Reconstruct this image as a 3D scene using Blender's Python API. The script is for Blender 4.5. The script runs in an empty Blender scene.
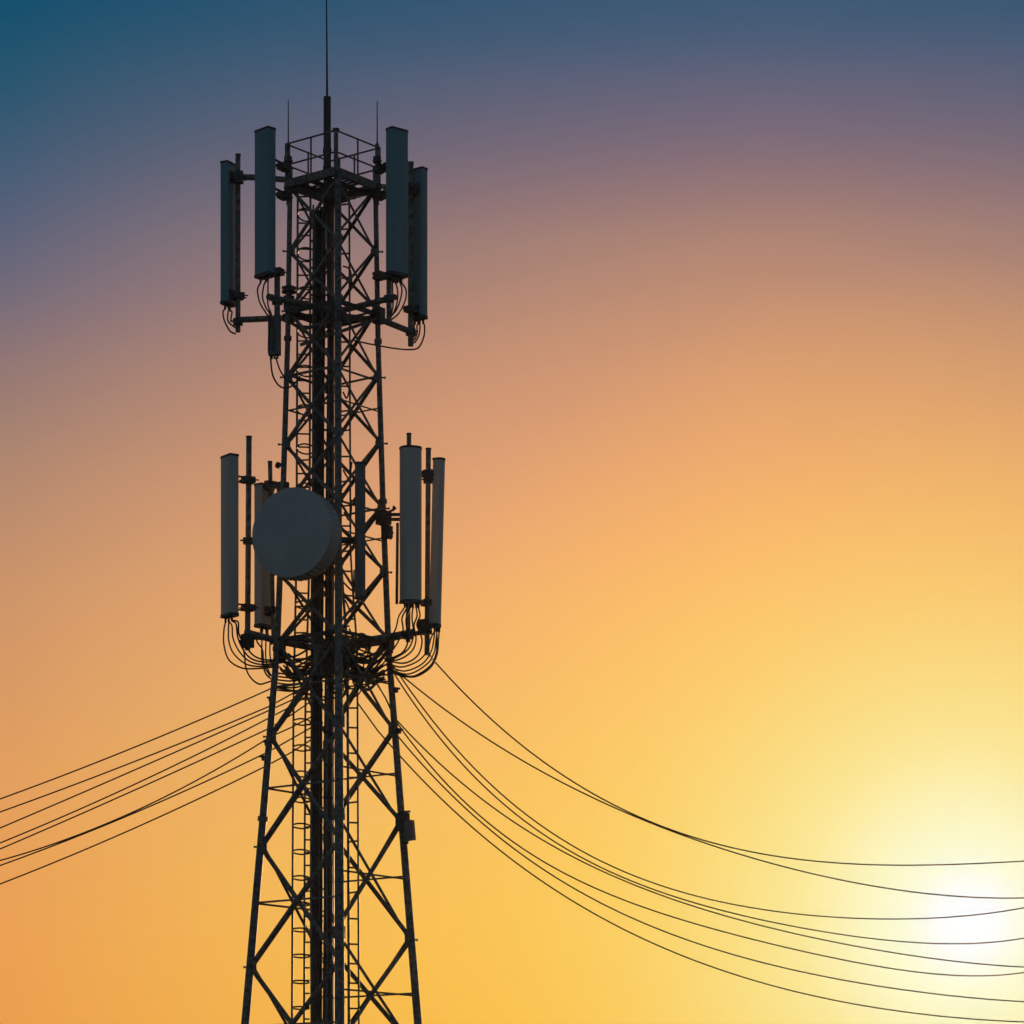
import bpy, math, random
import numpy as np
from mathutils import Vector, Matrix

C = bpy.context.scene.collection
SC = bpy.context.scene
R = math.radians
random.seed(7)

# ------------------------------------------------------------------ camera
F = 3213.0                 # focal length in pixels of a 1024 picture
HZ = 1225.0                # row of the horizon (below the frame: rising-front lens)
CAMZ = 1.6
Y0 = F / 60.0              # distance to the tower axis: 60 px per metre there
cam = bpy.data.cameras.new('camera')
cam.sensor_width = 36.0
cam.lens = 36.0 * F / 1024.0
cam.shift_y = (HZ - 512.0) / 1024.0
cam.clip_start = 0.1
cam.clip_end = 20000.0
camo = bpy.data.objects.new('camera', cam)
camo.location = (0, 0, CAMZ)
camo.rotation_euler = (R(90), 0, 0)
C.objects.link(camo)
SC.camera = camo

# ------------------------------------------------------------------ sky
SUN_DIR = Vector(((968 - 512) / F, 1.0, (HZ - 922) / F)).normalized()
SUN_AZ = math.atan2(SUN_DIR.x, SUN_DIR.y)
SUN_EL = math.asin(SUN_DIR.z)


def lin(c):
    out = []
    for v in c:
        v /= 255.0
        out.append(v / 12.92 if v <= 0.04045 else ((v + 0.055) / 1.055) ** 2.4)
    return out


world = bpy.data.worlds.new('World')
SC.world = world
world.use_nodes = True
nt = world.node_tree
nt.nodes.clear()
N = nt.nodes.new
L = nt.links.new


def math_node(op, a, b=None, c=None, clamp=False):
    n = N('ShaderNodeMath')
    n.operation = op
    n.use_clamp = clamp
    for i, v in enumerate((a, b, c)):
        if v is None:
            continue
        if isinstance(v, (int, float)):
            n.inputs[i].default_value = v
        else:
            L(v, n.inputs[i])
    return n.outputs[0]


def vmath(op, a, b):
    n = N('ShaderNodeVectorMath')
    n.operation = op
    for i, v in enumerate((a, b)):
        if isinstance(v, tuple):
            n.inputs[i].default_value = v
        elif v is not None:
            L(v, n.inputs[i])
    return n


def ramp(fac, stops, scale=1.0, raw=False):
    n = N('ShaderNodeValToRGB')
    n.color_ramp.interpolation = 'EASE' if raw else 'LINEAR'
    n.color_ramp.interpolation = 'B_SPLINE' if not raw else 'LINEAR'
    el = n.color_ramp.elements
    stops = sorted(stops)
    for i, (p, c) in enumerate(stops):
        e = el[i] if i < 2 else el.new(p)
        e.position = p
        if raw:
            e.color = (c, c, c, 1)
        else:
            e.color = [v * scale for v in lin(c)] + [1]
    L(fac, n.inputs[0])
    return n.outputs[0]


def mixc(f, a, b):
    n = N('ShaderNodeMix')
    n.data_type = 'RGBA'
    if isinstance(f, (int, float)):
        n.inputs[0].default_value = f
    else:
        L(f, n.inputs[0])
    L(a, n.inputs[6])
    L(b, n.inputs[7])
    return n.outputs[2]


tc = N('ShaderNodeTexCoord').outputs['Generated']
sep = N('ShaderNodeSeparateXYZ')
L(tc, sep.inputs[0])
hor = math_node('SQRT', math_node('ADD', math_node('MULTIPLY', sep.outputs[0], sep.outputs[0]),
                                  math_node('MULTIPLY', sep.outputs[1], sep.outputs[1])))
hor = math_node('MAXIMUM', hor, 1e-4)
tan_e = math_node('DIVIDE', sep.outputs[2], hor)
elev = math_node('DIVIDE', tan_e, 0.4, clamp=True)          # 0 horizon .. 1 about 22 degrees up
AZ_MID = math.atan2(760 - 512, F)          # bearing of the brightest part of the twilight arch
cos_az = math_node('DIVIDE', math_node('ADD', math_node('MULTIPLY', sep.outputs[0], math.sin(AZ_MID)),
                                       math_node('MULTIPLY', sep.outputs[1], math.cos(AZ_MID))), hor)
az = math_node('ARCCOSINE', math_node('MINIMUM', cos_az, 1.0))  # angle away from that bearing


def ey(y):
    return max(0.0, min(1.0, (HZ - y) / 1285.0))


near_sun = ramp(elev, [(ey(y), c) for y, c in [(1225, (241, 177, 64)), (1060, (255, 200, 71)), (900, (255, 207, 89)), (760, (255, 203, 108)), (600, (255, 185, 112)), (480, (240, 168, 116)), (350, (209, 152, 114)), (240, (174, 133, 116)), (160, (131, 109, 120)), (85, (99, 100, 123)), (20, (61, 90, 118)), (-55, (57, 87, 115))]])
off_sun = ramp(elev, [(ey(y), c) for y, c in [(1225, (222, 146, 72)), (1010, (241, 163, 77)), (780, (228, 160, 95)), (600, (206, 149, 106)), (470, (174, 135, 112)), (370, (144, 118, 116)), (290, (109, 105, 124)), (200, (75, 94, 121)), (110, (43, 87, 111)), (10, (10, 79, 109)), (-55, (2, 72, 102))]])
w = math_node('DIVIDE', az, AZ_MID + math.atan2(502, F))
w = math_node('MINIMUM', math_node('POWER', w, 1.4), 1.0)
glow_sky = mixc(w, near_sun, off_sun)

# aureole round the low sun
ang = math_node('ARCCOSINE', math_node('MINIMUM', vmath('DOT_PRODUCT', tc, tuple(SUN_DIR)).outputs['Value'], 1.0))
gpos = math_node('DIVIDE', ang, 0.2, clamp=True)


def gp(d):
    return d / F / 0.2


aure_col = ramp(gpos, [(gp(d), c) for d, c in [(0, (255, 255, 255)), (30, (255, 255, 255)), (55, (254, 254, 224)), (80, (253, 252, 209)), (115, (253, 247, 192)), (165, (252, 236, 158)), (240, (251, 226, 136)), (340, (251, 212, 111)), (480, (254, 196, 85)), (640, (255, 186, 78))]])
aure_fac = ramp(gpos, [(gp(d), v) for d, v in zip([0, 80, 160, 260, 370, 500, 640], [1, .97, .9, .75, .5, .2, 0])], raw=True)
glow_sky = mixc(aure_fac, glow_sky, aure_col)

# these colours are the sky as seen from the ground, through the added haze layer near the ground: the glow
# that this layer adds by itself (forward scattering round the sun) is taken off again here
HAZE_D, HAZE_G, HAZE_TOP, SUN_E = 4.5e-5, 0.9, 22.5, 2.0
SUN_COL, HAZE_COL = (1.0, 0.62, 0.34), (0.95, 0.9, 0.85)
ph = math_node('MULTIPLY', math_node('COSINE', ang), -2 * HAZE_G)
ph = math_node('POWER', math_node('ADD', ph, 1 + HAZE_G ** 2), 1.5)
ph = math_node('DIVIDE', (1 - HAZE_G ** 2) / (4 * math.pi), ph)
path = math_node('DIVIDE', HAZE_TOP - CAMZ, math_node('MAXIMUM', sep.outputs[2], 0.03))
air = vmath('SCALE', None, None)
air.inputs[0].default_value = tuple(a * b * HAZE_D * SUN_E for a, b in zip(SUN_COL, HAZE_COL))
L(math_node('MULTIPLY', ph, path), air.inputs['Scale'])
glow_sky = vmath('MAXIMUM', vmath('SUBTRACT', glow_sky, air.outputs[0]).outputs[0], (0.0, 0.0, 0.0)).outputs[0]

# the rest of the dome: a physical dusk sky
nish = N('ShaderNodeTexSky')
nish.sky_type = 'NISHITA'
nish.sun_disc = False
nish.sun_elevation = SUN_EL
nish.sun_rotation = SUN_AZ
nish.air_density = 1.0
nish.dust_density = 1.0
nish.ozone_density = 2.5
NISH = 0.071
sc_n = vmath('SCALE', nish.outputs[0], None)
sc_n.inputs['Scale'].default_value = NISH
away = N('ShaderNodeMapRange')
away.interpolation_type = 'SMOOTHSTEP'
L(az, away.inputs[0])
away.inputs[1].default_value = R(22)
away.inputs[2].default_value = R(85)
high = N('ShaderNodeMapRange')
high.interpolation_type = 'SMOOTHSTEP'
L(tan_e, high.inputs[0])
high.inputs[1].default_value = 0.42
high.inputs[2].default_value = 1.0
dome = math_node('MAXIMUM', away.outputs[0], high.outputs[0])
sky_col = mixc(dome, glow_sky, sc_n.outputs[0])
bg = N('ShaderNodeBackground')
bg.inputs[1].default_value = 1.0
L(sky_col, bg.inputs[0])
wo = N('ShaderNodeOutputWorld')
L(bg.outputs[0], wo.inputs[0])

# ------------------------------------------------------------------ sun lamp
sl = bpy.data.lights.new('sun', 'SUN')
sl.energy = SUN_E
sl.angle = R(0.5)
sl.color = SUN_COL
so = bpy.data.objects.new('sun', sl)
so.rotation_euler = (-SUN_DIR).to_track_quat('-Z', 'Y').to_euler()
so.location = (0, 0, 60)
C.objects.link(so)

SC.view_settings.view_transform = 'Standard'
SC.view_settings.look = 'None'
SC.view_settings.exposure = 0.0
SC.view_settings.gamma = 1.0
SC.view_settings.use_curve_mapping = False


# ------------------------------------------------------------------ materials
def material(name, c1, c2, rough=0.5, metal=0.0, scale=6.0, bump=0.0, streak=False):
    m = bpy.data.materials.new(name)
    m.use_nodes = True
    t = m.node_tree
    b = t.nodes['Principled BSDF']
    b.inputs['Metallic'].default_value = metal
    co = t.nodes.new('ShaderNodeTexCoord')
    mp = t.nodes.new('ShaderNodeMapping')
    mp.inputs['Scale'].default_value = (1, 1, 0.12) if streak else (1, 1, 1)
    t.links.new(co.outputs['Object'], mp.inputs[0])
    no = t.nodes.new('ShaderNodeTexNoise')
    no.inputs['Scale'].default_value = scale
    no.inputs['Detail'].default_value = 6
    no.inputs['Roughness'].default_value = 0.62
    t.links.new(mp.outputs[0], no.inputs[0])
    cr = t.nodes.new('ShaderNodeValToRGB')
    cr.color_ramp.elements[0].position = 0.35
    cr.color_ramp.elements[1].position = 0.68
    cr.color_ramp.elements[0].color = (*c1, 1)
    cr.color_ramp.elements[1].color = (*c2, 1)
    t.links.new(no.outputs[0], cr.inputs[0])
    t.links.new(cr.outputs[0], b.inputs['Base Color'])
    mr = t.nodes.new('ShaderNodeMapRange')
    mr.inputs[3].default_value = max(0.05, rough - 0.12)
    mr.inputs[4].default_value = min(1, rough + 0.12)
    t.links.new(no.outputs[0], mr.inputs[0])
    t.links.new(mr.outputs[0], b.inputs['Roughness'])
    if bump:
        bn = t.nodes.new('ShaderNodeBump')
        bn.inputs['Strength'].default_value = bump
        bn.inputs['Distance'].default_value = 0.01
        t.links.new(no.outputs[0], bn.inputs['Height'])
        t.links.new(bn.outputs[0], b.inputs['Normal'])
    return m


M_STEEL = material('weathered galvanised steel', (0.085, 0.077, 0.071), (0.25, 0.24, 0.232), 0.55, 0.2, 14.0, 0.2)
M_DARK = material('dark bracket steel', (0.05, 0.05, 0.052), (0.09, 0.09, 0.093), 0.6, 0.2, 12.0)
M_PANEL = material('grey radome plastic', (0.52, 0.47, 0.43), (0.61, 0.555, 0.51), 0.42, 0.0, 3.0, 0.0, True)
M_PANEL_TEAL = material('teal-graded radome', (0.16, 0.29, 0.335), (0.20, 0.34, 0.385), 0.45, 0.0, 3.0, 0.0, True)  # cool colour grading of the upper tier put into the base colour
M_CAP = material('dark end cap plastic', (0.06, 0.06, 0.063), (0.09, 0.09, 0.094), 0.6, 0.0, 8.0)
M_DISH = material('grey painted dish', (0.46, 0.455, 0.445), (0.53, 0.525, 0.515), 0.5, 0.0, 2.5)
M_CABLE = material('black cable sheath', (0.045, 0.036, 0.033), (0.085, 0.07, 0.064), 0.6, 0.0, 20.0)
M_CONDUIT = material('grey weathered cable sheath', (0.13, 0.12, 0.115), (0.24, 0.225, 0.215), 0.5, 0.0, 16.0)
M_WIRE = material('dark overhead cable', (0.25, 0.13, 0.055), (0.33, 0.175, 0.075), 0.6, 0.0, 5.0)  # base colour raised to reddish brown for the sun glare over the cables
M_BOX = material('grey equipment case', (0.15, 0.15, 0.155), (0.21, 0.21, 0.215), 0.55, 0.1, 6.0)
M_CONC = material('concrete', (0.25, 0.24, 0.22), (0.36, 0.35, 0.33), 0.9, 0.0, 4.0, 0.4)
M_GROUND = material('dry grass ground', (0.05, 0.055, 0.025), (0.13, 0.11, 0.06), 0.95, 0.0, 0.7, 0.3)
M_GLASS = material('lamp glass', (0.10, 0.08, 0.07), (0.14, 0.10, 0.09), 0.2, 0.0, 5.0)


# ------------------------------------------------------------------ geometry helpers
def P(px, py, d=0.0):
    """the point seen at pixel (px, py) at d metres beyond the tower axis"""
    Y = Y0 + d
    return Vector(((px - 512) / F * Y, Y, (HZ - py) / F * Y + CAMZ))


def px2z(py, d=0.0):
    return (HZ - py) / F * (Y0 + d) + CAMZ


def frame_of(t):
    t = t.normalized()
    up = Vector((0, 0, 1)) if abs(t.z) < 0.9 else Vector((0, -1, 0))
    a = t.cross(up).normalized()
    b = a.cross(t).normalized()
    return a, b


class MB:
    def __init__(self):
        self.v, self.f = [], []

    def add(self, vs, fs):
        o = len(self.v)
        self.v += [Vector(p) for p in vs]
        self.f += [tuple(i + o for i in q) for q in fs]
        return self

    def tube(self, pts, r, n=8, caps=True):
        pts = [Vector(p) for p in pts]
        k = len(pts)
        rs = r if isinstance(r, (list, tuple)) else [r] * k
        vs, fs = [], []
        t0 = (pts[1] - pts[0])
        a, b = frame_of(t0)
        for i, p in enumerate(pts):
            t = (pts[min(i + 1, k - 1)] - pts[max(i - 1, 0)]).normalized()
            a = (a - t * a.dot(t)).normalized()
            b = t.cross(a)
            for j in range(n):
                th = 2 * math.pi * (j + 0.5) / n
                vs.append(p + (a * math.cos(th) + b * math.sin(th)) * rs[i])
        for i in range(k - 1):
            for j in range(n):
                fs.append((i * n + j, i * n + (j + 1) % n, (i + 1) * n + (j + 1) % n, (i + 1) * n + j))
        if caps:
            fs.append(tuple(range(n - 1, -1, -1)))
            fs.append(tuple((k - 1) * n + j for j in range(n)))
        return self.add(vs, fs)

    def box(self, c, ax, dims):
        """ax: three unit vectors, dims: full sizes"""
        c = Vector(c)
        h = [Vector(a) * (s / 2) for a, s in zip(ax, dims)]
        vs = [c + h[0] * i + h[1] * j + h[2] * k for i in (-1, 1) for j in (-1, 1) for k in (-1, 1)]
        fs = [(0, 1, 3, 2), (4, 6, 7, 5), (0, 4, 5, 1), (2, 3, 7, 6), (0, 2, 6, 4), (1, 5, 7, 3)]
        return self.add(vs, fs)

    def bar(self, p0, p1, w, h, side=None):
        p0, p1 = Vector(p0), Vector(p1)
        t = (p1 - p0).normalized()
        if side is None:
            a, b = frame_of(t)
        else:
            a = (side - t * side.dot(t)).normalized()
            b = t.cross(a)
        return self.box((p0 + p1) / 2, (t, a, b), ((p1 - p0).length, w, h))

    def angle(self, p0, p1, w, th, d1, d2):
        """an L section from p0 to p1: two flanges along d1 and d2 from the corner line"""
        p0, p1 = Vector(p0), Vector(p1)
        t = (p1 - p0).normalized()
        a = (Vector(d1) - t * Vector(d1).dot(t)).normalized()
        b = Vector(d2) - t * Vector(d2).dot(t)
        b = b.normalized()
        prof = [(0, 0), (w, 0), (w, th), (th, th), (th, w), (0, w)]
        vs = [p + a * u + b * v for p in (p0, p1) for u, v in prof]
        fs = [(i, (i + 1) % 6, 6 + (i + 1) % 6, 6 + i) for i in range(6)]
        fs += [(0, 3, 2, 1), (0, 5, 4, 3), (6, 7, 8, 9), (6, 9, 10, 11)]
        return self.add(vs, fs)

    def prism(self, prof, c, s, n, z0, z1, lean=None):
        """profile (u along s, v along n) extruded in height"""
        k = len(prof)
        c, s, n = Vector(c), Vector(s), Vector(n)
        vs = []
        for z in (z0, z1):
            for u, v in prof:
                p = c + s * u + n * v + (lean if lean is not None and z == z1 else Vector())
                vs.append((p.x, p.y, z))
        fs = [(i, (i + 1) % k, k + (i + 1) % k, k + i) for i in range(k)]
        fs += [tuple(range(k - 1, -1, -1)), tuple(range(k, 2 * k))]
        return self.add(vs, fs)

    def lathe(self, c, axis, prof, n=48):
        """prof: (distance along axis, radius)"""
        c, axis = Vector(c), Vector(axis).normalized()
        a, b = frame_of(axis)
        k = len(prof)
        vs, fs = [], []
        for h, r in prof:
            for j in range(n):
                th = 2 * math.pi * j / n
                vs.append(c + axis * h + (a * math.cos(th) + b * math.sin(th)) * max(r, 1e-4))
        for i in range(k - 1):
            for j in range(n):
                fs.append((i * n + j, i * n + (j + 1) % n, (i + 1) * n + (j + 1) % n, (i + 1) * n + j))
        fs.append(tuple(range(n - 1, -1, -1)))
        fs.append(tuple((k - 1) * n + j for j in range(n)))
        return self.add(vs, fs)

    def build(self, name, mat, parent=None, origin=None):
        root = parent
        while root is not None and root.parent is not None:
            root = root.parent
        o = Vector(root.location) if root is not None else (Vector(origin) if origin is not None else None)
        if o is None:
            o = sum(self.v, Vector()) / len(self.v)
        me = bpy.data.meshes.new(name)
        me.from_pydata([tuple(p - o) for p in self.v], [], self.f)
        me.validate()
        import bmesh
        bm = bmesh.new()
        bm.from_mesh(me)
        bmesh.ops.recalc_face_normals(bm, faces=bm.faces)
        bm.to_mesh(me)
        bm.free()
        me.materials.append(mat)
        me.polygons.foreach_set('use_smooth', [True] * len(me.polygons))
        me.set_sharp_from_angle(angle=R(38))
        ob = bpy.data.objects.new(name, me)
        C.objects.link(ob)
        if parent is not None:
            ob.parent = parent
        else:
            ob.location = o
        return ob


def tag(o, label=None, cat=None, group=None, kind=None):
    if label:
        o['label'] = label
    if cat:
        o['category'] = cat
    if group:
        o['group'] = group
    if kind:
        o['kind'] = kind
    return o


def thing(name, loc, label, cat, group=None):
    o = bpy.data.objects.new(name, None)
    o.empty_display_size = 0.1
    o.location = loc
    C.objects.link(o)
    return tag(o, label, cat, group)


def spline(pts, per=10):
    """Catmull-Rom through the points"""
    p = [Vector(q) for q in pts]
    p = [p[0] * 2 - p[1]] + p + [p[-1] * 2 - p[-2]]
    out = []
    for i in range(1, len(p) - 2):
        for k in range(per):
            t = k / per
            a, b, c, d = p[i - 1], p[i], p[i + 1], p[i + 2]
            out.append(0.5 * ((2 * b) + (c - a) * t + (2 * a - 5 * b + 4 * c - d) * t * t + (3 * b - a - 3 * c + d) * t ** 3))
    out.append(p[-2])
    return out


ORD = ['first', 'second', 'third', 'fourth', 'fifth', 'sixth', 'seventh', 'eighth', 'ninth', 'tenth']
ZUP = Vector((0, 0, 1))

# ------------------------------------------------------------------ ground
g = MB()
n = 40
ext = [-6000, -2500, -1000, -400] + [-200 + 20 * i for i in range(21)] + [400, 1000, 2500, 6000]
vs, fs = [], []
for y in ext:
    for x in ext:
        amp = 0.25 if 25 < math.hypot(x, y - Y0) < 300 else 0.0
        vs.append((x, y + Y0, -0.02 - amp * abs(math.sin(x * 0.05) * math.cos(y * 0.043))))
k = len(ext)
for j in range(k - 1):
    for i in range(k - 1):
        fs.append((j * k + i, j * k + i + 1, (j + 1) * k + i + 1, (j + 1) * k + i))
g.add(vs, fs)
tag(g.build('ground', M_GROUND, None, (0, Y0, 0)), kind='structure')

# ------------------------------------------------------------------ the lattice tower
PHI = R(7.0)
DIRS = {'near': Vector((math.sin(PHI), -math.cos(PHI), 0)), 'right': Vector((math.cos(PHI), math.sin(PHI), 0)),
        'far': Vector((-math.sin(PHI), math.cos(PHI), 0)), 'left': Vector((-math.cos(PHI), -math.sin(PHI), 0))}
RT = [(100, 42.0), (175, 42.5), (340, 45.2), (500, 50.0), (650, 55.8), (738, 63.0), (820, 69.5), (1024, 86.5), (1400, 117)]
RZ = sorted((px2z(y), r / 60.0) for y, r in RT)


def rad(z):
    return float(np.interp(z, [a for a, b in RZ], [b for a, b in RZ]))


def axis_at(z):
    return Vector(((np.interp(z, [0, px2z(660), px2z(300), 30], [331, 333, 333, 332]) - 512) / 60.0, Y0, z))


def leg_pt(k, z):
    return axis_at(z) + DIRS[k] * rad(z) + (Vector((0.03, 0, 0)) if k == 'near' else Vector())


tower = thing('lattice_tower', (axis_at(0).x, Y0, 0),
              'dark galvanised steel lattice tower carrying two tiers of antennas', 'tower')
Z_TOP = px2z(172)
for k in DIRS:
    zs = [0.25] + [px2z(y) for y in (1225, 1024, 820, 738, 650, 500, 340, 172)]
    m = MB()
    out = DIRS[k]
    tang = out.cross(ZUP)
    d1 = (-out + tang).normalized()
    d2 = (-out - tang).normalized()
    lr = lambda z: float(np.interp(z, [0, px2z(1024), px2z(820), px2z(640), px2z(175)], [0.082, 0.069, 0.062, 0.053, 0.041]))
    m.tube([leg_pt(k, z) for z in zs], [lr(z) * (1.2 if k == 'near' else 1.0) for z in zs], 14)
    leg = m.build('leg', M_STEEL, tower)
    for y in (1225, 820, 650, 500, 340):          # flanged splices
        z = px2z(y)
        s = MB()
        for dz in (-0.02, 0.022):
            s.tube([leg_pt(k, z + dz - 0.014), leg_pt(k, z + dz + 0.014)], lr(z) * 1.45, 14)
        s.build('splice_flange', M_STEEL, leg)
    f = MB()
    base = leg_pt(k, 0.0)
    f.prism([(-0.45, -0.45), (0.45, -0.45), (0.45, 0.45), (-0.45, 0.45)], (base.x, base.y, 0), d1, d2, -0.4, 0.24)
    f.build('footing', M_CONC, tower)

LN = [190, 253, 313, 379, 446, 511, 576, 645, 738, 848, 968, 1095, 1230]
RN = [190, 250, 310, 376, 442, 507, 571, 638, 730, 822, 939, 1055, 1190]
FACES = [('left', 'near', LN), ('left', 'far', LN), ('right', 'near', RN), ('right', 'far', RN)]


def member(a, b, wdt, inward, name, shift=0.0):
    m = MB()
    t = (b - a).normalized()
    acr = t.cross(inward).normalized()
    m.angle(a + inward * shift, b + inward * shift, wdt, 0.010, acr, inward)
    return m.build(name, M_STEEL, tower)


for ka, kb, nodes in FACES:
    inward = -(DIRS[ka] + DIRS[kb]).normalized()
    for i, (ya, yb) in enumerate(zip(nodes, nodes[1:])):
        z1, z0 = px2z(ya), px2z(yb)
        wd = float(np.interp((z0 + z1) / 2, [2, px2z(820), px2z(640), px2z(200)], [0.062, 0.056, 0.049, 0.041]))
        member(leg_pt(ka, z0), leg_pt(kb, z1), wd, inward, 'diagonal_brace', 0.012)
        member(leg_pt(kb, z0), leg_pt(ka, z1), wd, inward, 'diagonal_brace', 0.040)
        # centre plate where the two diagonals cross
        zc = z0 + (z1 - z0) * rad(z0) / (rad(z0) + rad(z1))
        pc = (leg_pt(ka, zc) + leg_pt(kb, zc)) / 2
        if ya >= 638 or i in (3, 5):
            member(leg_pt(ka, zc), leg_pt(kb, zc), wd * 0.52, inward, 'horizontal_strut', 0.06)
    for y in (312, 377, 509, 642):
        z = px2z(y)
        member(leg_pt(ka, z), leg_pt(kb, z), 0.035, inward, 'horizontal_strut', 0.07)

# gusset plates and step bolts at the joints of each leg
legs = {k: o for k, o in zip(DIRS, [c for c in tower.children if c.name.startswith('leg')])}
for k, o in legs.items():
    nodes = {'left': LN, 'right': RN, 'near': RN, 'far': LN}[k]
    out = DIRS[k]
    for y in nodes[1:-1]:
        z = px2z(y)
        p = leg_pt(k, z)
        m = MB()
        for sgn in (-1, 1):
            tang = (-out + sgn * out.cross(ZUP)).normalized()
            nrm = tang.cross(ZUP)
            hh = 0.20 if y > 640 else 0.13
            m.box(p + tang * 0.075 + out * 0.0, (tang, nrm, ZUP), (0.13 if y > 640 else 0.10, 0.012, hh))
        m.build('gusset_plate', M_STEEL, o)
        if k in ('left', 'right'):
            b = MB()
            b.tube([p + out * 0.01, p + out * 0.10], 0.014, 6)
            b.tube([p + out * 0.085, p + out * 0.11], 0.02, 6)
            b.build('step_bolt', M_STEEL, o)

# top platform with its railing (part of the tower)
zp = px2z(186)
plat = MB()
corner = {}
for k in DIRS:
    corner[k] = axis_at(zp) + DIRS[k] * 0.775
order = ['near', 'right', 'far', 'left']
for a, b in zip(order, order[1:] + order[:1]):
    plat.bar(corner[a], corner[b], 0.06, 0.13)
platform = plat.build('platform', M_STEEL, tower)
dk = MB()
s1 = (corner['right'] - corner['near']).normalized()
s2 = (corner['left'] - corner['near']).normalized()
side = (corner['right'] - corner['near']).length
for i in range(10):                       # open bar grating
    t = (i + 0.5) / 10
    if i in (2, 7):
        continue
    dk.bar(corner['near'].lerp(corner['right'], t), corner['left'].lerp(corner['far'], t), 0.03, 0.03)
for t in (0.25, 0.5, 0.75):
    dk.bar(corner['near'].lerp(corner['left'], t) - ZUP * 0.05, corner['right'].lerp(corner['far'], t) - ZUP * 0.05, 0.05, 0.07)
dk.build('deck_grating', M_DARK, platform)
hb = MB()
hb.box(axis_at(zp - 0.22) + DIRS['near'] * 0.30, (s1, s2, ZUP), (0.32, 0.32, 0.26))
for a in ('near', 'left', 'right'):
    hb.bar(axis_at(zp - 0.25) + DIRS['near'] * 0.2, corner[a] - ZUP * 0.08, 0.06, 0.06)
hb.build('support_frame', M_DARK, platform)
zr = px2z(146)
for k in DIRS:
    m = MB()
    m.tube([corner[k], Vector((corner[k].x, corner[k].y, zr + 0.01))], 0.026 if k != 'near' else 0.04, 8)
    if k == 'near':
        m.tube([Vector((corner[k].x, corner[k].y, zr)), Vector((corner[k].x, corner[k].y, zr + 0.025))], 0.062, 8)
    m.build('railing_post', M_STEEL, platform)
for a, b in zip(order, order[1:] + order[:1]):
    for zz, nm in ((zr, 'top_rail'), (px2z(167), 'mid_rail')):
        m = MB()
        pa, pb = corner[a].copy(), corner[b].copy()
        pa.z = pb.z = zz
        m.tube([pa, pb], 0.016, 6)
        m.build(nm, M_STEEL, platform)
    mid = (corner[a] + corner[b]) / 2
    m = MB()
    m.tube([mid, Vector((mid.x, mid.y, zr))], 0.017, 6)
    m.build('railing_post', M_STEEL, platform)

# ------------------------------------------------------------------ lightning mast
root = thing('lightning_mast', P(330, 330, 0.0), 'central mast rising to a thin lightning rod above the platform', 'mast')
MB().tube([P(330.0, 330, 0), P(328.5, 215, 0), P(327.4, 190, 0), P(327.2, 97, 0)], [0.045, 0.045, 0.066, 0.063], 12).build('mast_tube', M_DARK, root)
MB().tube([P(327.1, 98, 0), P(326.8, 40, 0), P(326.5, 3, 0), P(326.4, -6, 0)], [0.020, 0.014, 0.012, 0.004], 8).build('lightning_rod', M_DARK, root)
m = MB()
for y in (151, 169):
    MB().tube([P(327.3, y + 2.5, 0), P(327.3, y - 2.5, 0)], 0.075, 12).build('clamp_band', M_DARK, root)

for px, ptop, d, lab in ((288.3, 100, -0.05, 'thin whip antenna beside the left corner of the platform railing'),
                         (377.2, 101, 0.05, 'thin whip antenna beside the right corner of the platform railing')):
    root = thing('whip_antenna', P(px, 205, d), lab, 'antenna', 'whip antennas at the platform corners')
    MB().tube([P(px, 205, d), P(px, 144, d)], 0.037, 8).build('support_tube', M_STEEL, root)
    MB().tube([P(px, 146, d), P(px, 140, d), P(px, ptop, d)], [0.02, 0.013, 0.008], 6).build('whip', M_DARK, root)
    for y in (160, 187):
        m = MB()
        m.box(P(px, y, d), (Vector((1, 0, 0)), Vector((0, 1, 0)), ZUP), (0.13, 0.13, 0.09))
        m.tube([P(px - 4.5, y + 1, d - .06), P(px + 4.5, y + 1, d - .06)], 0.02, 6)
        m.build('clamp', M_DARK, root)


# ------------------------------------------------------------------ panel antennas
def profile(kind, wd, t):
    if kind == 'box':
        r = min(wd, t) * 0.11
        pts = []
        for cx, cy, a0 in ((wd / 2 - r, t / 2 - r, 0), (-wd / 2 + r, t / 2 - r, 90), (-wd / 2 + r, -t / 2 + r, 180), (wd / 2 - r, -t / 2 + r, 270)):
            for q in (0, 30, 60, 90):
                pts.append((cx + r * math.cos(R(a0 + q)), cy + r * math.sin(R(a0 + q))))
        return pts
    pts = []
    for i in range(17):
        th = R(-4 + 188 * i / 16)
        pts.append((wd / 2 * math.copysign(abs(math.cos(th)) ** 0.8, math.cos(th)),
                    -t / 2 + t * math.copysign(abs(math.sin(th)) ** 0.75, math.sin(th))))
    pts += [(-wd / 2 * 0.92, -t / 2 - 0.01), (wd / 2 * 0.92, -t / 2 - 0.01)]
    return pts


ANT = {}


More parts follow.
